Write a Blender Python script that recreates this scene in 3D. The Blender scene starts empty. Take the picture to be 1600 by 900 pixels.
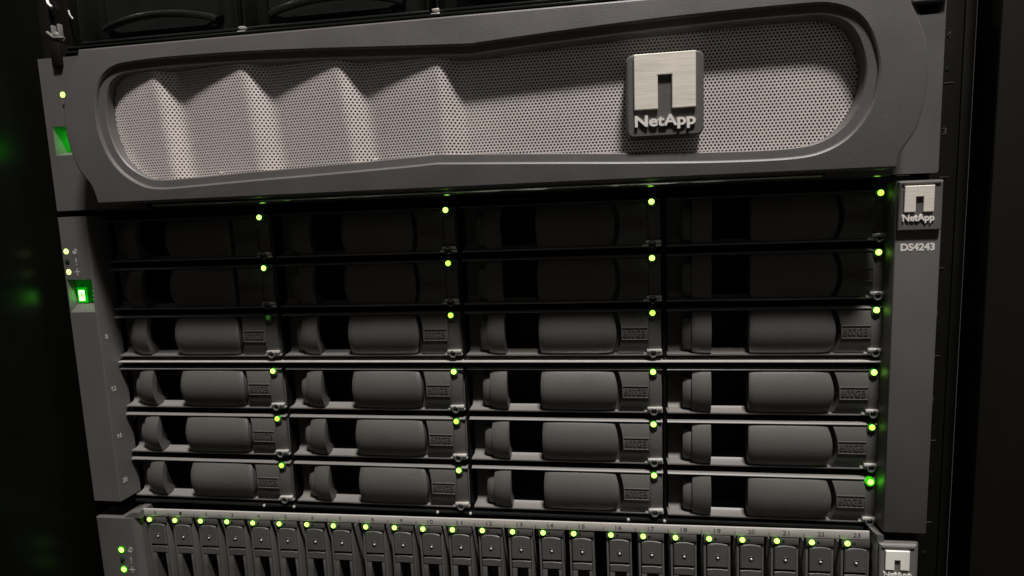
import bpy, bmesh, math, random
from mathutils import Matrix, Vector
import numpy as np

random.seed(7)
S = 0.001                                   # everything below is written in millimetres
COL = bpy.context.scene.collection
SC = bpy.context.scene

# ------------------------------------------------------------------ camera
def make_camera():
    cx, cy, cz, yaw, pitch, roll, f = 322.815, -319.2, -8.271, .154564, -.124075, -.038472, 946.107
    fw = Vector((-math.sin(yaw)*math.cos(pitch), math.cos(yaw)*math.cos(pitch), math.sin(pitch)))
    r = Vector((math.cos(yaw), math.sin(yaw), 0)); u = r.cross(fw)
    r2 = r*math.cos(roll)+u*math.sin(roll); u2 = -r*math.sin(roll)+u*math.cos(roll)
    cd = bpy.data.cameras.new('camera'); cam = bpy.data.objects.new('camera', cd); COL.objects.link(cam)
    m = Matrix.Identity(4)
    for i in range(3):
        m[i][0] = r2[i]; m[i][1] = u2[i]; m[i][2] = -fw[i]; m[i][3] = (cx, cy, cz)[i]*S
    cam.matrix_world = m
    cd.sensor_width = 36; cd.lens = f/1600*36
    cd.clip_start = .005; cd.clip_end = 50
    cd.dof.use_dof = True; cd.dof.focus_distance = .335; cd.dof.aperture_fstop = 16
    SC.camera = cam
make_camera()

# ------------------------------------------------------------------ world, lamps, exposure
w = bpy.data.worlds.new('World'); SC.world = w; w.use_nodes = True
bg = w.node_tree.nodes['Background']; bg.inputs[0].default_value = (1, .93, .86, 1); bg.inputs[1].default_value = .046
def area(name, loc, target, sx, sy, power, col):
    l = bpy.data.lights.new(name, 'AREA'); l.shape = 'RECTANGLE'; l.size = sx; l.size_y = sy; l.energy = power; l.color = col
    o = bpy.data.objects.new(name, l); COL.objects.link(o); o.location = loc
    o.rotation_euler = (Vector(target)-Vector(loc)).to_track_quat('-Z', 'Y').to_euler()
area('aisle_ceiling_lamp', (.57, -.63, 1.76), (.28, 0, -.05), .26, .13, 68, (1, .955, .915))
SC.view_settings.view_transform = 'Standard'; SC.view_settings.look = 'None'
SC.view_settings.exposure = 0; SC.view_settings.gamma = 1; SC.view_settings.use_curve_mapping = False
SC.cycles.use_denoising = True
SC.cycles.max_bounces = 6
SC.cycles.sample_clamp_indirect = 4

# ------------------------------------------------------------------ materials
def mat(name, col, rough=.5, metal=0., bump=.0, bscale=1500., var=.12, vscale=60., spec=.5, aniso=None, dust=0.):
    m = bpy.data.materials.new(name); m.use_nodes = True; nt = m.node_tree; N = nt.nodes; L = nt.links
    b = N['Principled BSDF']; b.inputs['Roughness'].default_value = rough; b.inputs['Metallic'].default_value = metal
    b.inputs['Specular IOR Level'].default_value = spec
    tc = N.new('ShaderNodeTexCoord'); geo = N.new('ShaderNodeNewGeometry')
    mp = N.new('ShaderNodeMapping'); L.new(geo.outputs['Position'], mp.inputs['Vector'])
    if aniso: mp.inputs['Scale'].default_value = aniso
    n1 = N.new('ShaderNodeTexNoise'); n1.inputs['Scale'].default_value = vscale; n1.inputs['Detail'].default_value = 5
    L.new(mp.outputs[0], n1.inputs['Vector'])
    n2 = N.new('ShaderNodeTexNoise'); n2.inputs['Scale'].default_value = bscale; n2.inputs['Detail'].default_value = 2
    L.new(mp.outputs[0], n2.inputs['Vector'])
    ad = N.new('ShaderNodeMath'); ad.operation = 'ADD'; L.new(n1.outputs['Fac'], ad.inputs[0]); L.new(n2.outputs['Fac'], ad.inputs[1])
    mr = N.new('ShaderNodeMapRange'); mr.inputs['From Min'].default_value = .6; mr.inputs['From Max'].default_value = 1.4
    mr.inputs['To Min'].default_value = 1-var; mr.inputs['To Max'].default_value = 1+var
    L.new(ad.outputs[0], mr.inputs['Value'])
    mx = N.new('ShaderNodeMix'); mx.data_type = 'RGBA'; mx.blend_type = 'MULTIPLY'; mx.inputs[0].default_value = 1
    mx.inputs[6].default_value = (*col, 1); L.new(mr.outputs[0], mx.inputs[7])
    out = mx.outputs[2]
    if dust:
        n3 = N.new('ShaderNodeTexNoise'); n3.inputs['Scale'].default_value = 700; n3.inputs['Detail'].default_value = 3
        L.new(geo.outputs['Position'], n3.inputs['Vector'])
        r3 = N.new('ShaderNodeMapRange'); r3.inputs['From Min'].default_value = .66; r3.inputs['From Max'].default_value = .74
        r3.inputs['To Max'].default_value = dust; L.new(n3.outputs['Fac'], r3.inputs['Value'])
        m3 = N.new('ShaderNodeMix'); m3.data_type = 'RGBA'; L.new(r3.outputs[0], m3.inputs[0]); L.new(out, m3.inputs[6]); m3.inputs[7].default_value = (.3, .28, .26, 1)
        out = m3.outputs[2]
    L.new(out, b.inputs['Base Color'])
    rr = N.new('ShaderNodeMapRange'); rr.inputs['To Min'].default_value = rough*.85; rr.inputs['To Max'].default_value = min(1, rough*1.15)
    L.new(n1.outputs['Fac'], rr.inputs['Value']); L.new(rr.outputs[0], b.inputs['Roughness'])
    if name.startswith('carrier_grey'):
        oi = N.new('ShaderNodeObjectInfo'); ro = N.new('ShaderNodeMapRange'); ro.inputs['To Min'].default_value = .92; ro.inputs['To Max'].default_value = 1.1
        L.new(oi.outputs['Random'], ro.inputs['Value']); mo = N.new('ShaderNodeMix'); mo.data_type = 'RGBA'; mo.blend_type = 'MULTIPLY'; mo.inputs[0].default_value = 1
        L.new(out, mo.inputs[6]); L.new(ro.outputs[0], mo.inputs[7]); L.new(mo.outputs[2], b.inputs['Base Color'])
    if bump:
        bp = N.new('ShaderNodeBump'); bp.inputs['Strength'].default_value = bump; bp.inputs['Distance'].default_value = .0002
        L.new(n2.outputs['Fac'], bp.inputs['Height']); L.new(bp.outputs[0], b.inputs['Normal'])
    return m
def glow(name, col, strength, edge=None):
    m = bpy.data.materials.new(name); m.use_nodes = True; nt = m.node_tree; b = nt.nodes['Principled BSDF']
    b.inputs['Base Color'].default_value = (*[c*.3 for c in col], 1); b.inputs['Roughness'].default_value = .3
    b.inputs['Emission Color'].default_value = (*col, 1); b.inputs['Emission Strength'].default_value = strength
    # uneven lens: slightly dimmer in places, as moulded light pipes are
    nz = nt.nodes.new('ShaderNodeTexNoise'); nz.inputs['Scale'].default_value = 900
    mr = nt.nodes.new('ShaderNodeMapRange'); mr.inputs['To Min'].default_value = strength*.75; mr.inputs['To Max'].default_value = strength*1.25
    nt.links.new(nz.outputs['Fac'], mr.inputs['Value']); nt.links.new(mr.outputs[0], b.inputs['Emission Strength'])
    return m
M = {}
M['bezel'] = mat('bezel_grey_plastic', (.089, .082, .079), .46, 0, .5, 2400, .16, 40, dust=.16)
M['ear'] = mat('ear_grey_plastic', (.092, .087, .083), .50, 0, .5, 2600, .10, 40, dust=.12)
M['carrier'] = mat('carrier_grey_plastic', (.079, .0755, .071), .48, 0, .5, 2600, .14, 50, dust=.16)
M['shell'] = mat('lit_carrier_plastic', (.15, .140, .132), .45, 0, .3, 2600, .12, 50, dust=.2)  # carrier plastic made paler, as ledges catching light from above
M['engrave'] = mat('engraved_dark_plastic', (.045, .042, .04), .6)
M['recess'] = mat('dark_recess_plastic', (.055, .052, .045), .6)
M['tick'] = mat('dark_post_print', (.036, .034, .032), .7)  # print a little paler than the black post
M['black'] = mat('matt_black_interior', (.008, .008, .008), .7, spec=.2)
M['sidegloss'] = mat('satin_black_panel', (.004, .004, .003), .30, 0, .1, 900, .2, spec=.12)
M['gloss'] = mat('glossy_black_plastic', (.010, .011, .010), .22, 0, .1, 900, .2, spec=.5)
M['rack'] = mat('black_powder_coat', (.005, .0048, .004), .5, 0, .6, 1800, .2, 30, spec=.15)
M['rackside'] = mat('dark_brown_rack_paint', (.006, .0055, .004), .65, 0, .3, 1800, .2, 30, spec=.12)
M['mesh'] = mat('perforated_steel', (.94, .86, .835), .36, .50, 0, 800, .10, 25)
M['meshback'] = mat('grille_foam', (.012, .011, .010), .9, spec=.1)
M['brushed'] = mat('brushed_aluminium', (.84, .79, .70), .42, .3, .25, 900, .14, 300, aniso=(.12, 1, 2.2))
M['letters'] = mat('pale_metal_letters', (.82, .78, .74), .4, .2)
M['glare'] = mat('glare_white_metal', (.95, .92, .85), .35, .1)  # reflected glare on the lowest logo is put into this white
M['clipring'] = mat('dark_lens_collar', (.10, .10, .095), .35)
M['print'] = mat('pale_grey_print', (.42, .40, .38), .6)
M['darkprint'] = mat('black_print', (.03, .03, .03), .6)
M['steel'] = mat('zinc_steel', (.70, .67, .63), .32, .5, .1, 900, .15, 120)
M['strip'] = mat('number_strip_metal', (.49, .465, .43), .45, .2, .1, 900, .12, 60)
M['lens'] = mat('unlit_green_lens', (.012, .03, .012), .15, spec=.6)
M['lip'] = mat('reflecting_lip_metal', (.30, .30, .29), .17, .9, 0, 900, .2)
M['window'] = mat('dark_green_window', (.004, .03, .006), .12, spec=.6)
wb = M['window'].node_tree.nodes['Principled BSDF']; wb.inputs['Emission Color'].default_value = (0, 1, .01, 1); wb.inputs['Emission Strength'].default_value = .05  # faint glow spreads the digit's green halo over the window
M['led'] = glow('green_led', (.38, 1, .10), 4.4)
M['leddim'] = glow('dimmer_green_led', (.34, 1, .06), 2.8)
M['ledhot'] = glow('strong_green_led', (.13, 1, .03), 12)
M['halohot'] = glow('strong_green_led_halo', (.07, 1, .01), .45)  # stronger halo glow painted in round the brightest drive light
M['ledoff'] = glow('barely_lit_led', (.2, 1, .1), .04)
M['ledhalo'] = glow('green_led_halo', (.05, 1, .015), .07)  # dim glow painted in as the halo round each green light
M['halo'] = glow('green_display_halo', (.0, 1, .008), .30)  # glowing patch painted in as the digit's green halo
M['ledsoft'] = glow('dim_green_led', (.34, 1, .045), 2.0)
M['ledear'] = glow('yellow_green_led', (.62, 1, .22), 2.6)
M['ledwide'] = glow('bright_green_led', (.22, 1, .06), 6.5)
M['digit'] = glow('green_digit', (.16, 1, .08), 17)
M['digitmirror'] = glow('dim_green_reflection', (.03, 1, .04), .55)  # glowing shape stands in for a digit's reflection in the display
M['pocketglow'] = glow('green_window_lamp', (.01, .9, .02), 12)

# ------------------------------------------------------------------ mesh helpers (mm in, metres out)
class MB:
    def __init__(s): s.v = []; s.f = []
    def add(s, vs, fs):
        o = len(s.v); s.v += [tuple(p) for p in vs]; s.f += [tuple(i+o for i in f) for f in fs]; return s
    def box(s, x0, x1, y0, y1, z0, z1, b=0):
        """box; b = bevel in mm on all edges"""
        if b <= 0:
            vs = [(x, y, z) for x in (x0, x1) for y in (y0, y1) for z in (z0, z1)]
            return s.add(vs, [(0,1,3,2),(4,6,7,5),(0,4,5,1),(2,3,7,6),(0,2,6,4),(1,5,7,3)])
        bm = bmesh.new(); bmesh.ops.create_cube(bm, size=1)
        for v in bm.verts: v.co = Vector(((x0+x1)/2+v.co.x*(x1-x0), (y0+y1)/2+v.co.y*(y1-y0), (z0+z1)/2+v.co.z*(z1-z0)))
        bmesh.ops.bevel(bm, geom=bm.edges[:], offset=b, segments=2, profile=.5, affect='EDGES')
        return s.frombm(bm)
    def frombm(s, bm):
        bm.verts.index_update(); s.add([v.co[:] for v in bm.verts], [[v.index for v in f.verts] for f in bm.faces]); bm.free(); return s
    def prism_z(s, pts, z0, z1):
        """pts (x,y) closed outline extruded in z"""
        n = len(pts); s.add([(x, y, z0) for x, y in pts]+[(x, y, z1) for x, y in pts],
            [(i, (i+1) % n, n+(i+1) % n, n+i) for i in range(n)]+[tuple(range(n))[::-1], tuple(range(n, 2*n))]); return s
    def prism_y(s, pts, y0, y1, b=0):
        """pts (x,z) outline extruded in y, front face at y0 with small chamfer b"""
        n = len(pts)
        if b:
            c = Vector((sum(p[0] for p in pts)/n, sum(p[1] for p in pts)/n)); inn = offset_loop(pts, b)
            vs = [(x, y0, z) for x, z in inn]+[(x, y0+b, z) for x, z in pts]+[(x, y1, z) for x, z in pts]
            fs = [tuple(range(n))]+[(i, (i+1) % n, n+(i+1) % n, n+i) for i in range(n)]+[(n+i, n+(i+1) % n, 2*n+(i+1) % n, 2*n+i) for i in range(n)]+[tuple(range(2*n, 3*n))[::-1]]
            return s.add(vs, fs)
        return s.add([(x, y0, z) for x, z in pts]+[(x, y1, z) for x, z in pts],
            [tuple(range(n)), tuple(range(n, 2*n))[::-1]]+[(i, (i+1) % n, n+(i+1) % n, n+i) for i in range(n)])
    def disc(s, cx, cz, r, y0, y1, n=16, dome=0.):
        """short cylinder along y, front at y0, optional domed front"""
        rings = [(r, y1), (r, y0+dome*.9), (r*.75, y0+dome*.35), (r*.35, y0)] if dome else [(r, y1), (r, y0+.15), (r*.88, y0)]
        vs = []; fs = []
        for rr, y in rings: vs += [(cx+rr*math.cos(2*math.pi*i/n), y, cz+rr*math.sin(2*math.pi*i/n)) for i in range(n)]
        for k in range(len(rings)-1):
            for i in range(n): fs.append((k*n+i, k*n+(i+1) % n, (k+1)*n+(i+1) % n, (k+1)*n+i))
        fs.append(tuple(range((len(rings)-1)*n, len(rings)*n)))
        return s.add(vs, fs)
    def ring(s, cx, cz, r0, r1, y0, y1, n=20):
        vs = []; fs = []
        prof = [(r1, y1), (r1, y0+.2), ((r0+r1)/2+.15, y0), (r0, y0+.2), (r0, y1)]
        for rr, y in prof: vs += [(cx+rr*math.cos(2*math.pi*i/n), y, cz+rr*math.sin(2*math.pi*i/n)) for i in range(n)]
        for k in range(len(prof)-1):
            for i in range(n): fs.append((k*n+i, k*n+(i+1) % n, (k+1)*n+(i+1) % n, (k+1)*n+i))
        return s.add(vs, fs)
    def tube(s, pts, r, n=8):
        vs = []; fs = []; P = [Vector(p) for p in pts]
        for i, p in enumerate(P):
            t = (P[min(i+1, len(P)-1)]-P[max(i-1, 0)]).normalized(); a = t.orthogonal().normalized() if i == 0 else (a-t*a.dot(t)).normalized(); b = t.cross(a)
            vs += [tuple(p+(a*math.cos(2*math.pi*k/n)+b*math.sin(2*math.pi*k/n))*r) for k in range(n)]
        for i in range(len(P)-1):
            for k in range(n): fs.append((i*n+k, i*n+(k+1) % n, (i+1)*n+(k+1) % n, (i+1)*n+k))
        fs += [tuple(range(n))[::-1], tuple(range((len(P)-1)*n, len(P)*n))]
        return s.add(vs, fs)
    def panel(s, xl, xr, z0, z1, yf, yb, nx=12, nz=14, rim=.45):
        """solid panel: front height field yf(u,t), side curves xl(t), xr(t); t 0 at bottom z0, 1 at top z1"""
        us = [0, .0]+[i/nx for i in range(nx+1)]+[1, 1]; 
        us = [0, .012]+[i/nx for i in range(1, nx)]+[.988, 1]
        ts = [0, .022]+[i/nz for i in range(1, nz)]+[.978, 1]
        vs = []; fs = []; W = len(us)
        for t in ts:
            for u in us:
                x = xl(t)+(xr(t)-xl(t))*u; e = rim if (u in (0, 1) or t in (0, 1)) else 0
                vs.append((x, yf(u, t)+e, z0+(z1-z0)*t))
        H = len(ts)
        for j in range(H-1):
            for i in range(W-1): fs.append((j*W+i, j*W+i+1, (j+1)*W+i+1, (j+1)*W+i))
        loop = [i for i in range(W)]+[j*W+W-1 for j in range(1, H)]+[(H-1)*W+i for i in range(W-2, -1, -1)]+[j*W for j in range(H-2, 0, -1)]
        o = len(vs)
        for k in loop:
            x, y, z = vs[k]; t = (z-z0)/(z1-z0); vs.append((x, yb(t) if callable(yb) else yb, z))
        n = len(loop)
        for k in range(n): fs.append((loop[k], o+k, o+(k+1) % n, loop[(k+1) % n]))
        fs.append(tuple(o+k for k in range(n)))
        return s.add(vs, fs)
    def mesh(s, name, m, sharp=35, recalc=True):
        me = bpy.data.meshes.new(name)
        me.from_pydata([(x*S, y*S, z*S) for x, y, z in s.v], [], s.f)
        if recalc:
            bm = bmesh.new(); bm.from_mesh(me); bmesh.ops.recalc_face_normals(bm, faces=bm.faces[:]); bm.to_mesh(me); bm.free()
        me.polygons.foreach_set('use_smooth', [True]*len(me.polygons)); me.set_sharp_from_angle(angle=math.radians(sharp))
        me.materials.append(M[m]); return me
def offset_loop(pts, d):
    """move a closed outline inwards by d (works for either winding)"""
    n = len(pts); A = sum(pts[i][0]*pts[(i+1) % n][1]-pts[(i+1) % n][0]*pts[i][1] for i in range(n)); sg = 1 if A > 0 else -1
    out = []
    for i in range(n):
        p0 = Vector(pts[i-1]); p1 = Vector(pts[i]); p2 = Vector(pts[(i+1) % n])
        e1 = (p1-p0).normalized(); e2 = (p2-p1).normalized()
        n1 = Vector((-e1.y, e1.x))*sg; n2 = Vector((-e2.y, e2.x))*sg; b = (n1+n2)
        b = b.normalized() if b.length > 1e-6 else n1
        out.append(tuple(p1+b*d/max(.5, b.dot(n1))))
    return out
def smooth_loop(pts, sub=6):
    n = len(pts); out = []
    for i in range(n):
        p0, p1, p2, p3 = (Vector(pts[(i+k-1) % n]) for k in range(4))
        for j in range(sub):
            t = j/sub; out.append(tuple(.5*((2*p1)+(p2-p0)*t+(2*p0-5*p1+4*p2-p3)*t*t+(3*p1-p0-3*p2+p3)*t**3)))
    return out
def rrect(x0, x1, z0, z1, r, n=5):
    out = []
    for cx, cz, a in ((x1-r, z1-r, 0), (x0+r, z1-r, 90), (x0+r, z0+r, 180), (x1-r, z0+r, 270)):
        out += [(cx+r*math.cos(math.radians(a+90*i/n)), cz+r*math.sin(math.radians(a+90*i/n))) for i in range(n+1)]
    return out
def obj(name, me, parent=None, loc=(0, 0, 0)):
    o = bpy.data.objects.new(name, me); COL.objects.link(o); o.location = [c*S for c in loc]
    if parent: o.parent = parent
    return o
def part(name, mb, m, parent, loc=(0, 0, 0), label=None, sharp=35):
    o = obj(name, mb if isinstance(mb, bpy.types.Mesh) else mb.mesh(name, m, sharp), parent, loc)
    if label: o['label'] = label
    return o
def thing(name, label, cat, loc=(0, 0, 0), group=None, roty=0):
    o = bpy.data.objects.new(name, None); COL.objects.link(o); o.location = [c*S for c in loc]; o.rotation_euler = (0, roty, 0)
    o.empty_display_size = .01; o['label'] = label; o['category'] = cat
    if group: o['group'] = group
    return o
def text_mesh(name, s, x0, x1, z0, z1, y, m, thick=.3, bold=.0, face='front', mono=False):
    """lettering fitted into the box x0..x1, z0..z1 (mm), front surface at y (facing -y), thickness behind it"""
    cu = bpy.data.curves.new('t', 'FONT'); cu.body = s; cu.size = 1; cu.extrude = .05; cu.offset = bold; cu.resolution_u = 3
    if mono: cu.space_character = mono
    ob = bpy.data.objects.new('t', cu); COL.objects.link(ob); bpy.context.view_layer.update()
    dg = bpy.context.evaluated_depsgraph_get(); me = bpy.data.meshes.new_from_object(ob.evaluated_get(dg))
    bpy.data.objects.remove(ob); me.name = name
    co = np.empty(len(me.vertices)*3); me.vertices.foreach_get('co', co); co = co.reshape(-1, 3)
    lo = co.min(0); hi = co.max(0); out = np.empty_like(co)
    u = (co[:, 0]-lo[0])/(hi[0]-lo[0]); v = (co[:, 1]-lo[1])/(hi[1]-lo[1]); d = (hi[2]-co[:, 2])/(hi[2]-lo[2])*thick
    if face == 'front': out[:, 0] = x0+(x1-x0)*u; out[:, 2] = z0+(z1-z0)*v; out[:, 1] = y+d
    else:  out[:, 1] = x0+(x1-x0)*u; out[:, 2] = z0+(z1-z0)*v; out[:, 0] = y-d     # on a side facing +x
    me.vertices.foreach_set('co', (out*S).ravel()); me.update(); me.materials.clear(); me.materials.append(M[m])
    return me
def logo_mesh(x0, x1, z0, z1, nx0, nx1, nz, y0, y1, b=.3):
    pts = [(x0, z0), (nx0, z0), (nx0, nz), (nx1, nz), (nx1, z0), (x1, z0), (x1, z1), (x0, z1)]
    return MB().prism_y(pts, y0, y1, b)
def pocket_face(mb, X0, X1, Z0, Z1, px0, px1, pz0, pz1, bx0, bx1, bz0, bz1, yb, yf=0.):
    """front rectangle X0..X1 x Z0..Z1 at y=yf with a bevelled pocket whose floor b* lies at y=yb"""
    xs = [X0, px0, px1, X1]; zs = [Z0, pz0, pz1, Z1]
    vs = [(x, yf, z) for z in zs for x in xs]; fs = []
    for j in range(3):
        for i in range(3):
            if (i, j) != (1, 1): fs.append((j*4+i, j*4+i+1, (j+1)*4+i+1, (j+1)*4+i))
    vs += [(bx0, yb, bz0), (bx1, yb, bz0), (bx1, yb, bz1), (bx0, yb, bz1)]
    a = [5, 6, 10, 9]; b = [16, 17, 18, 19]
    for k in range(4): fs.append((a[k], a[(k+1) % 4], b[(k+1) % 4], b[k]))
    fs.append(tuple(b)); mb.add(vs, fs)

# ------------------------------------------------------------------ rack frame round the equipment
rl = thing('rack_side_panel', 'glossy black rack side panel left of the equipment', 'rack panel')
part('panel', MB().box(-14, -9, -170, 60, -420, 300, .6), 'sidegloss', rl)
part('rail', MB().box(-9, 3, 14, 20, -420, 300, .3), 'rack', rl)
rr_ = thing('rack_side_panel', 'dark brown rack side panel right of the equipment, behind the black gap', 'rack panel')
part('panel', MB().box(500, 640, -6, 14, -420, 300, 1.2), 'rackside', rr_)
part('return_lip', MB().box(494.5, 499.5, 12, 60, -420, 300, .6), 'rack', rr_)
post = thing('rack_post', 'black rack mounting post with printed unit marks, right of the equipment', 'rack post')
pm = MB(); pm.box(476, 492, 8, 12, -420, 300, .3)
part('post_face', pm, 'rack', post)
for k in range(-5, 3):
    z = 45.2+k*44.45
    part('unit_tick', MB().box(484.2, 488.6, 7.75, 7.98, z-.2, z+.2), 'tick', post)
for k in range(-3, 3):
    z = 22.8+k*44.45
    obj('unit_number', text_mesh('unit_number', str(3+k) if 3+k > 0 else '1', 484.6, 486.6, z-1.7, z+1.5, 7.8, 'tick', .15), post)
for z in (67, 51.5, -40, -101, -140, -153, -171, -194, -215):
    part('post_hole', MB().disc(485.6, z, 1.1, 7.7, 7.98, 10, .2), 'gloss', post)

# ------------------------------------------------------------------ storage controller (top unit with the big logo)
ctl = thing('storage_controller', 'grey storage controller with wide perforated steel grille and large square logo badge', 'storage controller')
ctl_lab = ctl
# flanges
fm = MB(); pocket_face(fm, .8, 60, 2.8, 90, 5, 21, 35, 51.5, 9.5, 20.4, 38.5, 49.5, 9)
fm.prism_z([(.8, 0), (0, .8), (0, 18), (.8, 18)], 2.8, 90)
fm.add([(.8, 0, 90), (60, 0, 90), (60, 18, 90), (.8, 18, 90)], [(0, 1, 2, 3)]); fm.add([(.8, 0, 2.8), (60, 0, 2.8), (60, 18, 2.8), (.8, 18, 2.8)], [(0, 1, 2, 3)])
lf = part('left_flange', fm, 'bezel', ctl)
part('status_light', MB().disc(14.4, 69.2, 1.6, -.5, 1, 14, .5), 'led', lf)
part('warning_light', MB().disc(14.6, 62.9, 1.5, -.3, 1, 14, .5), 'lens', lf)
part('window_lamp', MB().box(19.2, 20.2, 1.2, 8.4, 39.5, 48.5, .1), 'pocketglow', lf, label='green lit window beside the bezel')
fm = MB(); 
ntc = [(466.2, 80.4), (479.0, 80.2), (477.4, 75.2), (469.0, 75.0)]
# right flange with a trapezoid finger notch
outer = [(430, 2.8), (479.2, 2.8), (480, 3.6), (480, 89.2), (479.2, 90), (430, 90)]
bm = bmesh.new()
def loop_edges(bm, pts, y):
    vs = [bm.verts.new((x, y, z)) for x, z in pts]; return vs, [bm.edges.new((vs[i], vs[(i+1) % len(vs)])) for i in range(len(vs))]
v1, e1 = loop_edges(bm, outer, 0); v2, e2 = loop_edges(bm, ntc, 0)
bmesh.ops.triangle_fill(bm, edges=e1+e2, use_beauty=True)
fm.frombm(bm)
no = len(outer); fm.add([(x, 0, z) for x, z in outer]+[(x, 18, z) for x, z in outer], [(i, (i+1) % no, no+(i+1) % no, no+i) for i in range(no)])
fm.add([(x, 0, z) for x, z in ntc]+[(x, 9, z) for x, z in ntc], [(i, (i+1) % 4, 4+(i+1) % 4, 4+i) for i in range(4)])
rf = part('right_flange', fm, 'bezel', ctl)
part('notch_backing', MB().box(464, 480.5-1, 9.0, 9.5, 73, 82), 'black', rf)
part('notch_lip', MB().box(465.2, 479.6, -2.2, -.05, 80.9, 83.4, .3), 'print', rf)  # pale colour stands in for light caught by this lip

# bezel frame: outline, pinched opening, stepped lip
open_px = [(66.5, 77.7), (78, 79.0), (100, 79.6), (140, 79.1), (180, 77.6), (225, 75.3), (250, 74.1), (258, 73.7), (262, 73.7), (270, 74.2), (300, 75.9), (345, 78.0), (385, 79.0),
           (412, 79.2), (424, 78.4), (434, 74.2), (440.5, 66), (444.3, 54), (444.6, 44), (441.8, 32), (434.5, 21), (424, 14.2), (410, 11.4), (380, 11.3), (340, 12.7), (300, 14.6), (262, 16.3),
           (244, 17.1), (240, 17.2), (236, 17.0), (225, 16.4), (180, 14.7), (140, 13.4), (105, 12.0), (85, 11.6), (74, 14.0), (63, 21.5), (56, 32), (52.5, 45), (52.4, 57), (54.6, 67), (59, 73.6)]
opn = smooth_loop(open_px, 5)
out_px = [(45.2, 87.6), (42.5, 80.5), (36.5, 71), (33.2, 58), (32.6, 45), (34.6, 32), (38.0, 23), (43.6, 14.5), (45.6, 5)]
out_l = []
for i in range(len(out_px)-1):
    for j in range(4): t = j/4; out_l.append((out_px[i][0]*(1-t)+out_px[i+1][0]*t, out_px[i][1]*(1-t)+out_px[i+1][1]*t))
out_l.append(out_px[-1])
def cr_open(pts, sub=4):
    o = []
    for i in range(len(pts)-1):
        p0 = Vector(pts[max(i-1, 0)]); p1 = Vector(pts[i]); p2 = Vector(pts[i+1]); p3 = Vector(pts[min(i+2, len(pts)-1)])
        for j in range(sub):
            t = j/sub; o.append(tuple(.5*((2*p1)+(p2-p0)*t+(2*p0-5*p1+4*p2-p3)*t*t+(3*p1-p0-3*p2+p3)*t**3)))
    return o+[pts[-1]]
left = cr_open(out_px); right = cr_open([(453.8, 5), (455, 11.5), (461, 22), (463.6, 34), (464.4, 45), (463.8, 56), (460.6, 67), (456.2, 77), (452.5, 87.6)])
outl = left+right
bot_n = 30
full = left+[(45.6+(453.8-45.6)*i/bot_n, 5) for i in range(1, bot_n)]+right+[(452.5+(45.2-452.5)*i/bot_n, 87.6) for i in range(1, bot_n)]
L = [(offset_loop(full, .9), -20.), (full, -19.1), (full, 1.)]
YF = -20.
# front surface is gently crowned: y depends on x so that the middle stands a little forward
def crown(x, z, y=-20.): return y + 1.5*((z-46)/41)**2 if y < -15 else y
def loops_to(mb, seq):
    n = len(seq[0][0]); vs = []; fs = []
    for pts, y in seq: vs += [(x, crown(x, z, y), z) for x, z in pts]
    for k in range(len(seq)-1):
        for i in range(n): fs.append((k*n+i, k*n+(i+1) % n, (k+1)*n+(i+1) % n, (k+1)*n+i))
    mb.add(vs, fs)
fb = MB(); loops_to(fb, [(offset_loop(full, .9), -20.), (offset_loop(full, .25), -19.75), (full, -19.1), (full, 1.0)])
i0 = offset_loop(opn, -.2)
lips = [(i0, -20.), (offset_loop(opn, .5), -19.5), (offset_loop(opn, .9), -18.5), (offset_loop(opn, 4.6), -18.0), (offset_loop(opn, 5.1), -17.4), (offset_loop(opn, 5.8), -4.)]
loops_to(fb, lips)
bm = bmesh.new(); _, e1 = loop_edges(bm, offset_loop(full, .9), -20.); _, e2 = loop_edges(bm, i0, -20.)
bmesh.ops.triangle_fill(bm, edges=e1+e2, use_beauty=True)
for z in range(7, 88, 3): bmesh.ops.bisect_plane(bm, geom=bm.verts[:]+bm.edges[:]+bm.faces[:], plane_co=(0, 0, z), plane_no=(0, 0, 1))
for v in bm.verts: v.co.y = crown(v.co.x, v.co.z, -20.)
fb.frombm(bm)
me = fb.mesh('bezel_frame', 'bezel', 27)
part('bezel_frame', me, 'bezel', ctl)
# body behind the bezel, its glossy underside lip
part('chassis', MB().box(1, 479, 19, 200, 3.4, 88.4, .4), 'rack', ctl)
part('lower_lip', MB().box(44, 455, 1.2, 18.8, 4.4, 7.4, .3), 'gloss', ctl)

# the perforated sheet, pressed into four soft saw-tooth waves on the left
def sm(a, b, x): t = min(1, max(0, (x-a)/(b-a))); return t*t*(3-2*t)
ridges = [(86, 95), (138.5, 148), (191, 199.5), (244, 251.5)]
def wave(x, z):
    lean = (68-z)*.10
    xx = x-lean*(1 if x < 210 else .3)
    start = 42
    base, top = 10.1, 16.2
    for k, (r, v) in enumerate(ridges):
        if xx <= r:
            t = max(0, (xx-start)/(r-start)); return -(base+(top-base)*(t**.85)*(1 if k else .9))
        if xx <= v+2:
            return -(top-(top-base+(1.2 if k == 3 else 0))*sm(r-1.5, v+2, xx))
        start = v+2
    b = 9.4
    return -b
def wave_s(x, z):
    return sum(wave(x+d, z)*w_ for d, w_ in ((-2.8, .15), (-1.4, .22), (0, .26), (1.4, .22), (2.8, .15)))
px_, pz_ = 1.74, 1.46
R = .56
vs = []; fs = []
nseg = 8
nxm = int((446-50)/px_); nzm = int((79-10)/pz_)
cell = {}
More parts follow.
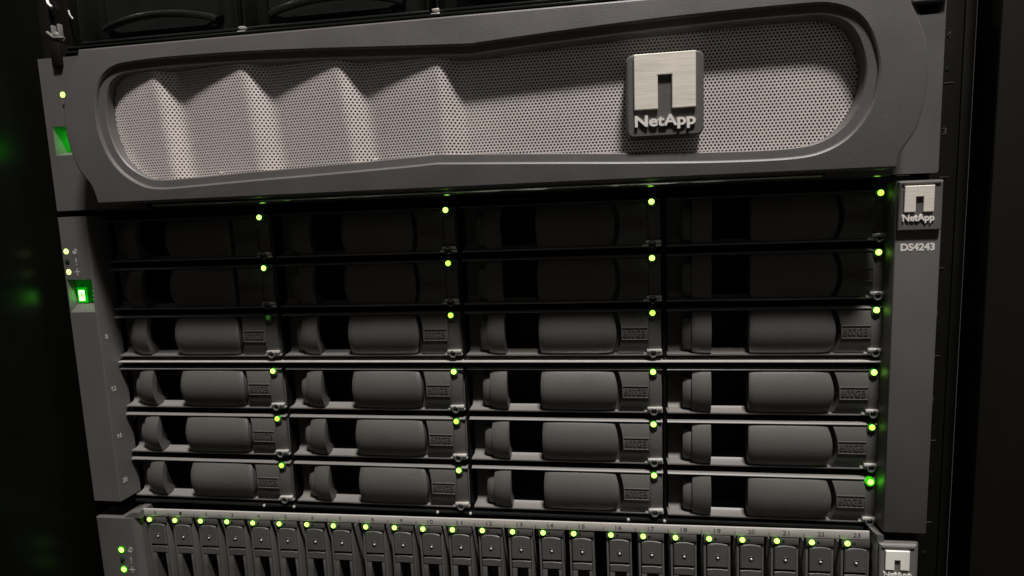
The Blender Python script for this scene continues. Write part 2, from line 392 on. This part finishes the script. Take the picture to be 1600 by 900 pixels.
# each cell: rectangle px x pz, hole in its middle, odd rows shifted half a pitch; border of the cell has 8 points
bord = [(.5, 0), (.5, .5), (0, .5), (-.5, .5), (-.5, 0), (-.5, -.5), (0, -.5), (.5, -.5)]
idx = {}
def vid(x, z, back=0):
    k = (round(x*100), round(z*100), back)
    if k not in idx: idx[k] = len(vs); vs.append((x, wave_s(x, z)+back*.9, z))
    return idx[k]
def inside(x, z, poly):
    c = False; n = len(poly); j = n-1
    for i in range(n):
        xi, zi = poly[i]; xj, zj = poly[j]
        if (zi > z) != (zj > z) and x < (xj-xi)*(z-zi)/(zj-zi)+xi: c = not c
        j = i
    return c
clip = offset_loop(opn, 3.5)[::3]
for j in range(nzm+1):
    z = 10+j*pz_
    for i in range(nxm+1):
        x = 50+i*px_+(px_/2 if j % 2 else 0)
        if not inside(x, z, clip): continue
        hs = []; hb = []
        for k in range(nseg):
            a = 2*math.pi*k/nseg; hx, hz = x+R*math.cos(a), z+R*math.sin(a)
            yy = wave_s(hx, hz); hs.append(len(vs)); vs.append((hx, yy, hz)); hb.append(len(vs)); vs.append((hx, yy+.9, hz))
        o = [vid(x+bx*px_, z+bz*pz_) for bx, bz in bord]
        for k in range(nseg):
            k2 = (k+1) % nseg
            fs.append((o[k], o[k2], hs[k2], hs[k])); fs.append((hs[k], hs[k2], hb[k2], hb[k]))
gm = bpy.data.meshes.new('perforated_grille'); gm.from_pydata([(a*S, b*S, c*S) for a, b, c in vs], [], fs)
gm.polygons.foreach_set('use_smooth', [True]*len(gm.polygons)); gm.set_sharp_from_angle(angle=math.radians(40)); gm.materials.append(M['mesh'])
gr = obj('perforated_grille', gm, ctl); gr['label'] = 'perforated steel sheet pressed into waves on the left'
part('grille_backing', MB().box(46, 450, -1, 0, 8, 83), 'meshback', ctl)
for x, z in ((60.5, 30.5), (118.5, 18.6), (205.5, 21.6), (237, 22.2)):
    part('glint_tab', MB().box(x-.9, x+.9, wave_s(x, z)-1.1, wave_s(x, z)+.2, z-.6, z+.5, .2), 'steel', ctl)  # small steel tabs added for the glints low on the grille
# badge
plate = part('logo_plate', MB().prism_y(rrect(334.2, 369.4, 24.4, 62.3, 3.2), -20.5, -8, .8), 'bezel', ctl, label='grey rounded plate carrying the square logo')
part('logo_mark', logo_mesh(337.7, 365.6, 37.0, 62.0, 348.5, 354.9, 52.2, -22.0, -20.2), 'brushed', plate)
obj('lettering', text_mesh('lettering', 'NetApp', 337.9, 365.6, 27.6, 34.4, -21.6, 'letters', 1.2, .03), plate)

# ------------------------------------------------------------------ wide disk shelf (24 drives in a 4 x 6 grid)
shelf = thing('disk_shelf', 'wide disk shelf with 24 drives in four columns between two grey ears', 'disk shelf')
X0, XP, Z0, ZP, MG = 124.34-104, 111.57, -5.51, 29.606, 3.04
def rowz(r): return Z0-ZP*r-(MG if r >= 3 else 0)
ch = MB(); ch.box(-40, 520, 60, 420, -186, 4); ch.box(15.5, 17, 16.2, 60, -181, -.5); ch.box(466, 467.5, 18.2, 60, -181, -.5); part('chassis', ch, 'black', shelf)
part('top_plate', MB().box(20, 464, 9, 60, -1.6, -.6, .2), 'rack', shelf)
lipm = MB(); pts_ = [(3.6, 4.1)]
for k_ in range(7):
    a_ = math.radians(44+26*k_/6)            # facets turn from steep to flat: a soft roll facing down and forward
    y_, z_ = pts_[-1]; pts_.append((y_+.62*math.sin(a_), z_-.62*math.cos(a_)))
pts_ += [(60, pts_[-1][1]), (60, 4.1)]; n_ = len(pts_)
lipm.add([(20, y, z) for y, z in pts_]+[(464, y, z) for y, z in pts_], [(i, (i+1) % n_, n_+(i+1) % n_, n_+i) for i in range(n_)]+[tuple(range(n_)), tuple(range(n_, 2*n_))])
part('top_lip', lipm, 'lip', shelf)  # lip added and angled so the drive lights mirror as green spots
part('bottom_plate', MB().box(20, 464, 10.5, 60, -184.2, -182.9, .2), 'gloss', shelf)
part('middle_rail', MB().box(20.5, 463.5, 9.5, 60, -92.2, -91.4, .2), 'steel', shelf)
for c in (1, 2, 3):
    part('column_divider', MB().box(X0+XP*c-1.9, X0+XP*c-.7, 12.5, 60, -182, -2, .2), 'rack', shelf)
for c in (1, 2, 3):
    for dx in (-14, 6):
        part('glint_rivet', MB().disc(X0+XP*c+dx-8, -183.6, .9, 9.7, 11, 10, .4), 'steel', shelf)  # steel dots added for tiny glints along the bottom edge
# left ear
em = MB()
pocket_face(em, .8, 18.6, -179.0, -.8, 1.2, 18.1, -58.4, -38.3, 2.6, 17.9, -53.2, -39.4, 4.6)
em.add([(.8, 0, -.8), (18.6, 0, -.8), (19.3, .7, -.8), (19.9, 16, -.8), (0, 16, -.8), (0, .8, -.8)], [tuple(range(6))])
em.add([(.8, 0, -179), (18.6, 0, -179), (19.3, .7, -179), (19.9, 16, -179), (0, 16, -179), (0, .8, -179)], [tuple(range(6))])
def strip_wall(mb, pts, z0, z1):
    n = len(pts); mb.add([(x, y, z0) for x, y in pts]+[(x, y, z1) for x, y in pts], [(i, i+1, n+i+1, n+i) for i in range(n-1)])
strip_wall(em, [(18.6, 0), (19.1, .3), (19.3, .9), (19.9, 16)], -179, -.8)
strip_wall(em, [(.8, 0), (.25, .25), (0, .8), (0, 16)], -179, -.8)
le = part('left_ear', em, 'ear', shelf, sharp=24)
part('window', MB().box(2.7, 17.8, 4.2, 4.55, -53.1, -39.5), 'window', le)
def seg_digit(mb, x0, x1, z0, z1, y, t, segs):
    zm = (z0+z1)/2
    S7 = {'a': (x0, x1, z1-t, z1), 'd': (x0, x1, z0, z0+t), 'g': (x0, x1, zm-t/2, zm+t/2), 'f': (x0, x0+t, zm+t*.1, z1-t), 'e': (x0, x0+t, z0+t, zm-t*.1), 'b': (x1-t, x1, zm+t*.1, z1-t), 'c': (x1-t, x1, z0+t, zm-t*.1)}
    for s_ in segs: a, b, c, d = S7[s_]; mb.box(a+.05, b-.05, y, y+.2, c+.05, d-.05)
dm = MB(); seg_digit(dm, 4.4, 8.2, -51.8, -45.4, 3.95, 1.4, 'abcdef'); part('display_halo', MB().box(3.3, 10.2, 4.05, 4.18, -53.0, -43.6), 'halo', le)
part('digit', dm, 'digit', le, label='bright green zero on the ear display')
dm = MB(); seg_digit(dm, 13.8, 16.6, -51.4, -45.8, 3.95, .7, 'abcdg'); part('digit', dm, 'digitmirror', le, label='faint green digit reflection at the edge of the display')
for z, m_, nm in ((-21.3, 'ledear', 'status_light'), (-27.5, 'lens', 'warning_light'), (-33.7, 'ledear', 'status_light')):
    part(nm, MB().disc(3.3, z, 1.65, -.5, .5, 14, .5), m_, le)
part('symbol', MB().ring(9.4, -21.4, 1.2, 1.6, -.15, .1).box(9.0, 9.8, -.15, .1, -22.6, -20.2), 'print', le)
part('symbol', MB().box(9.0, 9.6, -.15, .1, -28.0, -25.6).box(9.0, 9.6, -.15, .1, -29.6, -28.9), 'print', le)
part('symbol', MB().box(9.0, 9.5, -.15, .1, -35.9, -31.7).box(7.4, 11.2, -.18, .1, -34.0, -33.5), 'print', le)
for z, t_ in ((-74.5, '8'), (-107.5, '12'), (-138, '16'), (-167, '20')):
    obj('printed_number', text_mesh('printed_number', t_, 3.6, 3.6+(1.6 if len(t_) == 1 else 3.2), z-1.5, z+1.5, 19.68, 'print', .25, .01, 'side'), le)
# right ear
em = MB(); em.box(462.2, 482.6, 0, 18, -179.7, -.4, .7); re_ = part('right_ear', em, 'ear', shelf)
em = MB(); em.prism_y([(462.4, -24.2), (481.6, -24.2), (481.6, -1.0), (462.4, -1.0)], -2.0, -.02, .5)
em.box(463.4, 480.4, -2.6, -1.9, -2.3, -1.2, .2)
lp = part('logo_plate', em, 'ear', re_, label='raised plate with the small square logo')
part('logo_mark', logo_mesh(464.4, 477.4, -15.4, -3.0, 469.4, 472.8, -8.2, -3.2, -2.0, .2), 'brushed', lp)
obj('lettering', text_mesh('lettering', 'NetApp', 464.0, 478.0, -20.8, -16.4, -2.7, 'letters', .7, .03), lp)
obj('model_number', text_mesh('model_number', 'DS4243', 464.8, 480.0, -34.2, -30.5, -.15, 'letters', .2, .035), re_)

# ---- one large drive carrier, origin at the top left front corner of its face (z 0 = led height)
W_ = 109.0
def arc(t, b, base=11.9): return base-b*(1-(2*t-1)**2)
carrier_meshes = []
def cm(name, mb, m, sub=None, sharp=35): carrier_meshes.append((name, mb if isinstance(mb, bpy.types.Mesh) else mb.mesh(name, m, sharp), sub))
b_ = MB()
pr_ = [(11.1, .9), (10.9, 1.1), (11.1, 1.45), (12.2, 2.0), (13.4, 2.15), (14.2, 1.6), (19.5, 1.4), (19.5, .9)]
n_ = len(pr_); b_.add([(0, y, z) for y, z in pr_]+[(W_, y, z) for y, z in pr_], [(i, (i+1) % n_, n_+(i+1) % n_, n_+i) for i in range(n_)]+[tuple(range(n_)), tuple(range(n_, 2*n_))])
                       # top rail
b_.box(0, W_, 11.7, 40, -23.8, -22.7, .25)                     # bottom lip and ledge
b_.box(W_-.8, W_, 14, 20, -22.7, 1.0, .2)
b_.add([(1, 12.4, -22.75), (12.5, 12.4, -22.75), (12.5, 17.2, -21.6), (12.5, 19.2, -18.6), (1, 19.2, -18.6), (1, 17.2, -21.6), (1, 22, -22.75), (12.5, 22, -22.75)], [(0, 1, 2, 5), (5, 2, 3, 4), (3, 7, 6, 4), (1, 7, 3, 2), (0, 5, 4, 6)])
b_.add([(12.6, 12.4, -22.74), (46, 12.4, -22.74), (46, 16.2, -22.1), (46, 17.6, -20.9), (12.6, 17.6, -20.9), (12.6, 16.2, -22.1), (12.6, 22, -22.74), (46, 22, -22.74)], [(0, 1, 2, 5), (5, 2, 3, 4), (3, 7, 6, 4), (1, 7, 3, 2), (0, 5, 4, 6)])
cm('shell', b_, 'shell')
b_ = MB(); b_.box(79, 91, 14.4, 25, -22.6, .85); cm('groove', b_, 'recess')
b_ = MB(); b_.box(1, 12.8, 18.8, 20, -20, .8); cm('recess_wall', b_, 'recess')
b_ = MB(); b_.box(0, 1, 19.6, 40, -22.6, .9); b_.box(1, W_-1, 29, 30, -22.6, .9); b_.box(1, W_-1, 19.6, 29, .3, .9)
cm('inner_tray', b_, 'black')
b_ = MB()
b_.panel(lambda t: 8.3+.5*(2*t-1)**2, lambda t: 14.5, -21.2, -3.4, lambda u, t: 13.6-2.6*(1-(2*t-1)**2)+1.6*(1-u)**3, lambda t: 19+3*(1-t), 5, 8, .6)
cm('thumb_step', b_, 'carrier')
b_ = MB()
b_.panel(lambda t: 13.4-.5*(1-(2*t-1)**2), lambda t: 23.0+.2*(2*t-1)**2, -22.6, .95, lambda u, t: arc(t, 3.4)+1.0*(1-u)**4, lambda t: arc(t, 3.0)+3.4+11*max(0, .38-t)**1.5/.38**1.5, 6, 14, .5)
cm('latch_strap', b_, 'carrier')
b_ = MB()
b_.panel(lambda t: 43.0-.8*(1-(2*t-1)**2), lambda t: 82.3+2.4*(1-(2*t-1)**2), -22.6, .95, lambda u, t: arc(t, 3.6)+.45*u**10+.35*(1-u)**10, 16, 14, 12, .35)
cm('latch_handle', b_, 'carrier')
b_ = MB()
b_.panel(lambda t: 84.9+2.4*(1-(2*t-1)**2), lambda t: 102.0, -22.6, .95, lambda u, t: arc(t, 2.6), 26, 10, 12, .4)
cm('end_cap', b_, 'carrier')
b_ = MB()                                                     # embossed frame and digits
ylab = 9.0
b_.box(87.3, 101.6, ylab, 10.9, -8.0, -7.5, .12); b_.box(87.3, 101.6, ylab+.1, 10.9, -14.4, -14.0, .12); b_.box(87.3, 87.7, ylab, 10.9, -14.0, -8.0, .12); b_.box(101.2, 101.6, ylab+.1, 10.9, -14.0, -8.0, .12)
cm('capacity_frame', b_, 'carrier')
cm('capacity_lettering', text_mesh('capacity_lettering', '600GB', 88.4, 100.2, -12.8, -9.1, 9.08, "engrave", .9, .0), None, 'capacity_frame')
b_ = MB(); b_.panel(lambda t: 102.15, lambda t: 108.6, -22.6, .95, lambda u, t: arc(t, 1.6)+.8*u*u, 26, 5, 10, .4)
cm('light_panel', b_, 'carrier')
b_ = MB(); b_.disc(104.0, -1.1, 2.3, 9.9, 14, 16, .5); cm('light_hood', b_, 'engrave')
b_ = MB(); b_.disc(104.0, .15, 1.75, 9.5, 12, 18, .5); cm('light_halo', b_, 'ledhalo')  # glowing disc stands in for the halo round the light
LEDS = {}
for k_ in ('led', 'leddim', 'ledhot', 'ledoff'):
    b_ = MB(); b_.disc(104.0, .2, 1.45, 8.9, 10.6, 16, .8); LEDS[k_] = b_.mesh('activity_light', k_)
cm('activity_light', LEDS['led'], 'led')
b_ = MB(); b_.box(99.2, 109.2, 11.2, 13, -23.2, -22.1, .2); b_.box(100.8, 109.0, 9.8, 12.4, -21.6, -19.9, .5); cm('metal_clip', b_, 'steel')
b_ = MB(); b_.ring(104.2, -22.2, 1.4, 2.1, 9.2, 12.4); cm('lens_collar', b_, 'clipring', 'metal_clip')
b_ = MB(); b_.disc(104.2, -22.2, 1.35, 10.2, 12, 14, .4); cm('fault_light', b_, 'lens', 'metal_clip')
ordn = ['first', 'second', 'third', 'fourth', 'fifth', 'sixth']
colw = ['in the leftmost column', 'in the second column from the left', 'in the third column from the left', 'in the rightmost column under the model number ear']
roww = ['top row, in deep shadow', 'second row, in shadow', 'third row, just above the bright metal rail', 'fourth row, just below the bright metal rail', 'fifth row from the top', 'bottom row']
colw = ['leftmost column', 'second column from left', 'third column from left', 'rightmost column']
for r in range(6):
    for c in range(4):
        x = X0+XP*c; z = rowz(r)
        d = thing('drive_carrier', 'wide grey drive carrier, %s, %s' % (roww[r], colw[c]), 'drive carrier', (x, random.uniform(-.25, .25), z-.25), 'wide drive carriers in the four column shelf')
        made = {}
        kind = 'ledoff' if (r, c) == (2, 0) else 'ledhot' if (r, c) == (5, 3) else random.choice(('led', 'led', 'leddim'))
        for nm, me, sub in carrier_meshes:
            if nm == 'activity_light': me = LEDS[kind]
            if nm == 'light_halo' and kind == 'ledoff': continue
            if nm == 'light_halo' and kind == 'ledhot': me = MB().disc(104.0, .15, 2.4, 9.5, 12, 20, .5).mesh('light_halo', 'halohot')
            made[nm] = obj(nm, me, made[sub] if sub else d)
        d.rotation_euler = (0, random.uniform(-.0012, .0012), random.uniform(-.0015, .0015))

# ------------------------------------------------------------------ small-drive shelf at the bottom
TH = -.0092
base = Vector((0, 0, -193.0))
def up(x, y, z):   # local shelf coordinates to world mm
    return Vector((x*math.cos(TH)+z*math.sin(TH), y, -x*math.sin(TH)+z*math.cos(TH)))+base
sh2 = thing('small_disk_shelf', 'lower disk shelf with upright small drives under a numbered metal strip', 'disk shelf', base, None, TH)
part('chassis', MB().box(-40, 520, 60, 420, -84, 6.5), 'black', sh2)
part('side_wall', MB().box(28.6, 29.6, 6, 60, -80, 6.6, .2), 'ear', sh2)
part('number_strip', MB().box(30, 457.6, 4.4, 5.6, 2.3, 7.0, .2), 'strip', sh2)
part('top_flange', MB().box(30, 459, 14, 60, 2.6, 3.2, .2), 'rack', sh2)
led_x = [34.2+17.7*i+2.8*(i//8) for i in range(24)]
for i, lx in enumerate(led_x):
    s_ = str(i); wn = 1.5 if len(s_) == 1 else 3.4
    obj('printed_number', text_mesh('printed_number', s_, lx+4.2-wn/2+(.3), lx+4.2+wn/2+.3, 3.6, 5.9, 4.33, 'darkprint', .1, .0), sh2)
    part('strip_notch', MB().box(lx-4.2, lx-3.9, 4.33, 4.5, 2.5, 4.9), 'engrave', sh2)
# left ear
em = MB(); em.prism_z([(.9, 0), (.2, .2), (-.6, 1), (-.6, 18), (31, 18), (29.2, 2.8), (26.2, .2), (25.2, 0)], -84, 2.6)
em.prism_y([(15, 2.3), (31, 2.3), (31, 6.9), (26, 6.9), (22.5, 5.0), (19.5, 3.0)], .6, 18, .5)
e2 = part('left_ear', em, 'ear', sh2)
for z, m_, nm in ((-18.6, 'ledwide', 'status_light'), (-25.2, 'lens', 'warning_light'), (-31.9, 'ledwide', 'status_light')):
    part(nm, MB().disc(15.3, z, 1.9, -.8, .5, 16, .8), m_, e2)
    if m_ != 'lens': part('ear_light_halo', MB().disc(15.3, z, 2.7, -.25, .3, 18, .15), 'ledhalo', e2)  # glowing disc added as the ear light's halo
part('symbol', MB().ring(21.6, -18.4, 1.3, 1.75, -.15, .1).box(21.2, 22.0, -.15, .1, -19.6, -17.2), 'print', e2)
part('symbol', MB().box(21.0, 21.6, -.15, .1, -26.0, -23.4).box(21.0, 21.6, -.15, .1, -27.6, -26.9), 'print', e2)
part('symbol', MB().box(21.0, 21.5, -.15, .1, -34, -30).box(19.4, 23.2, -.18, .1, -32.2, -31.7), 'print', e2)
# right ear
em = MB(); em.box(459.4, 479.5, .5, 18, -84, 3.9, .7); em.prism_z([(459.6, .4), (458.8, 4), (458.8, 14), (462.8, 14), (462.8, .6)], 3.3, 7.5); e3 = part('right_ear', em, 'ear', sh2)
em = MB(); em.prism_y([(460.2, -19.4), (477.8, -19.4), (477.8, 3.6), (460.2, 3.6)], -1.4, .4, .5); em.box(461.2, 476.8, -2.0, -1.3, 1.7, 2.9, .3)
p3 = part('logo_plate', em, 'shell', e3, label='raised plate with the lowest square logo')  # plate paler than the ear, with the glare put into its colour
part('logo_mark', logo_mesh(462.8, 474.2, -10.0, 0.4, 467.1, 469.9, -4.6, -2.4, -1.4, .15), 'glare', p3)
obj('lettering', text_mesh('lettering', 'NetApp', 462.3, 475.6, -15.2, -11.2, -2.1, 'letters', .7, .03), p3)
# one small carrier, origin at its green light
sm_meshes = []
def sc_(name, mb, m, sub=None): sm_meshes.append((name, mb if isinstance(mb, bpy.types.Mesh) else mb.mesh(name, m), sub))
b_ = MB(); b_.box(-2.7, 11.3, 4.6, 9, -2.3, 1.9, .3)            # head with lights
b_.box(-2.7, -1.5, 5.4, 48, -76, -2.3, .3); b_.box(10.1, 11.3, 5.4, 48, -76, -2.3, .3); b_.box(-1.5, 10.1, 20, 48, -76, -2.3)
sc_('body', b_, 'carrier')
npt = 8
def arcpts(x0, x1, zt, sag, zb): return [(x0, zb), (x1, zb)]+[(x1+(x0-x1)*i/npt, zt-sag*(2*i/npt-1)**2) for i in range(npt+1)]
b_ = MB(); b_.prism_y(arcpts(-1.1, 9.9, -2.5, 1.1, -16.6), 4.5, 12, .45); sc_('latch_button', b_, 'carrier')
b_ = MB(); b_.prism_y(arcpts(-1.1, 9.9, -17.6, .5, -22.2), 4.8, 12, .4)
b_.panel(lambda t: -1.1, lambda t: .5+1.2*t, -52, -22.3, lambda u, t: 4.9, 14, 2, 4, .3); b_.panel(lambda t: 8.6-.4*t, lambda t: 9.9, -52, -22.3, lambda u, t: 4.9, 14, 2, 4, .3)
b_.box(-1.1, 9.9, 4.8, 14, -75, -52.2, .4)
sc_('handle', b_, 'carrier')
b_ = MB(); b_.ring(4.6, -10.4, .75, 1.35, 4.15, 5.0, 14); sc_('screw_ring', b_, 'engrave', 'latch_button')
b_ = MB(); b_.disc(4.6, -11.0, .62, 3.9, 4.8, 10, .35); sc_('screw_head', b_, 'steel', 'latch_button')
b_ = MB(); b_.disc(0, .1, 1.35, 3.5, 6, 14, .7); sc_('activity_light', b_, 'led')
b_ = MB(); b_.disc(0, .1, 1.6, 4.3, 6, 14, .3); sc_('light_halo', b_, 'ledhalo')  # small glowing disc painted in as this light's halo
b_ = MB(); b_.disc(3.3, -.1, .85, 4.4, 6, 12, .2); sc_('fault_light', b_, 'lens')
TH_ORD = ['leftmost', 'second from left', 'third from left', 'fourth from left', 'fifth from left', 'sixth from left', 'seventh from left', 'eighth from left', 'ninth from left', 'tenth from left', 'eleventh from left', 'twelfth from left'] + [x+' from right' for x in ('twelfth', 'eleventh', 'tenth', 'ninth', 'eighth', 'seventh', 'sixth', 'fifth', 'fourth', 'third', 'second')]+['rightmost, beside the lowest logo plate,']
for i, lx in enumerate(led_x):
    jit = random.uniform(-.25, .25)
    where = ' at the left end of the row' if i == 0 else (' at the right end, beside the lowest logo' if i == 23 else '')
    d = thing('small_drive_carrier', 'upright small drive carrier, %s of the bottom row' % TH_ORD[i], 'drive carrier', up(lx+jit, random.uniform(-.3, .3), 0), 'upright small drive carriers in the bottom shelf', TH)
    made = {}
    for nm, me, sub in sm_meshes: made[nm] = obj(nm, me, made[sub] if sub else d)

# ------------------------------------------------------------------ black disk shelf above the controller
top = thing('black_disk_shelf', 'glossy black disk shelf cut off at the top of the picture', 'disk shelf')
part('bottom_plate', MB().box(14, 468, 2, 200, 92.2, 93.4, .3), 'gloss', top)
part('front_rail', MB().box(16, 466, 4, 14, 95.2, 96.6, .4), 'gloss', top)
part('chassis', MB().box(-40, 520, 42, 300, 94, 178), 'black', top)
part('side_bracket', MB().box(4, 17, 8, 40, 93, 178, .8), 'rack', top)
part('side_bracket', MB().box(466, 479, 8, 40, 93, 178, .8), 'rack', top)
part('latch_wire', MB().tube([(5, 7, 126), (6.6, 6, 122), (9.4, 5.4, 119.6)], .8), 'steel', top)
part('latch_wire', MB().tube([(18.4, 7, 117.5), (19.5, 6.4, 114.8), (21.2, 6.4, 112.4)], .45), 'steel', top)
part('latch_hinge', MB().box(6.3, 8.0, 5.6, 10, 99.5, 110, .5).box(10.6, 12.2, 5.6, 10, 100.5, 110.5, .5).tube([(3.6, 6, 106.2), (8.6, 5, 102.6), (14.4, 6, 102.4)], .95).disc(9.6, 104, 2.1, 4.4, 7, 14, .9), 'shell', top)
part('dark_gap_block', MB().box(11.5, 17.5, -2, 8, 84.5, 98, .8), 'rack', top)  # black block added in place of the dark gap by the flange
for k, (x0, x1) in enumerate(((21, 121.5), (125, 232.5), (236.5, 344), (348, 455))):
    t = thing('black_drive_carrier', 'glossy black drive carrier above the controller, %s of four' % ['leftmost', 'second from left', 'third from left', 'rightmost'][k], 'drive carrier', (x0, 10, 99), 'glossy black carriers above the controller')
    w2 = x1-x0
    tm = MB(); lo = [(0, 0)]
    part('tray', MB().box(0, w2, 14, 30, 0, 60, .6).box(0, w2, 0, 14, 0, 1.6, .5).box(0, 1.2, 0, 14, 1.7, 60, .4).box(w2-1.2, w2, 0, 14, 1.7, 60, .4), 'gloss', t)
    bow = [(w2*(.14+.72*i/16), 3.2-1.2*math.sin(math.pi*i/16), 8+5.5*math.sin(math.pi*i/16)**.7) for i in range(17)]
    part('curved_handle', MB().tube(bow, 2.0, 10), 'gloss', t)
    pts = [(10, 60), (10, 13), (14, 8.5), (20, 6.5), (w2-26, 6.5), (w2-20, 8.5), (w2-16, 13), (w2-16, 60)]
    part('cover', MB().prism_y(pts, 9, 13, 1.2), 'gloss', t)
    if k: part('foot_clip', MB().box(-2.4, 2.6, -3.2, 1.0, -2.6, -1.2, .4).box(-1.8, 2.0, -2.6, 1.0, .1, 1.3, .4), 'steel', t)
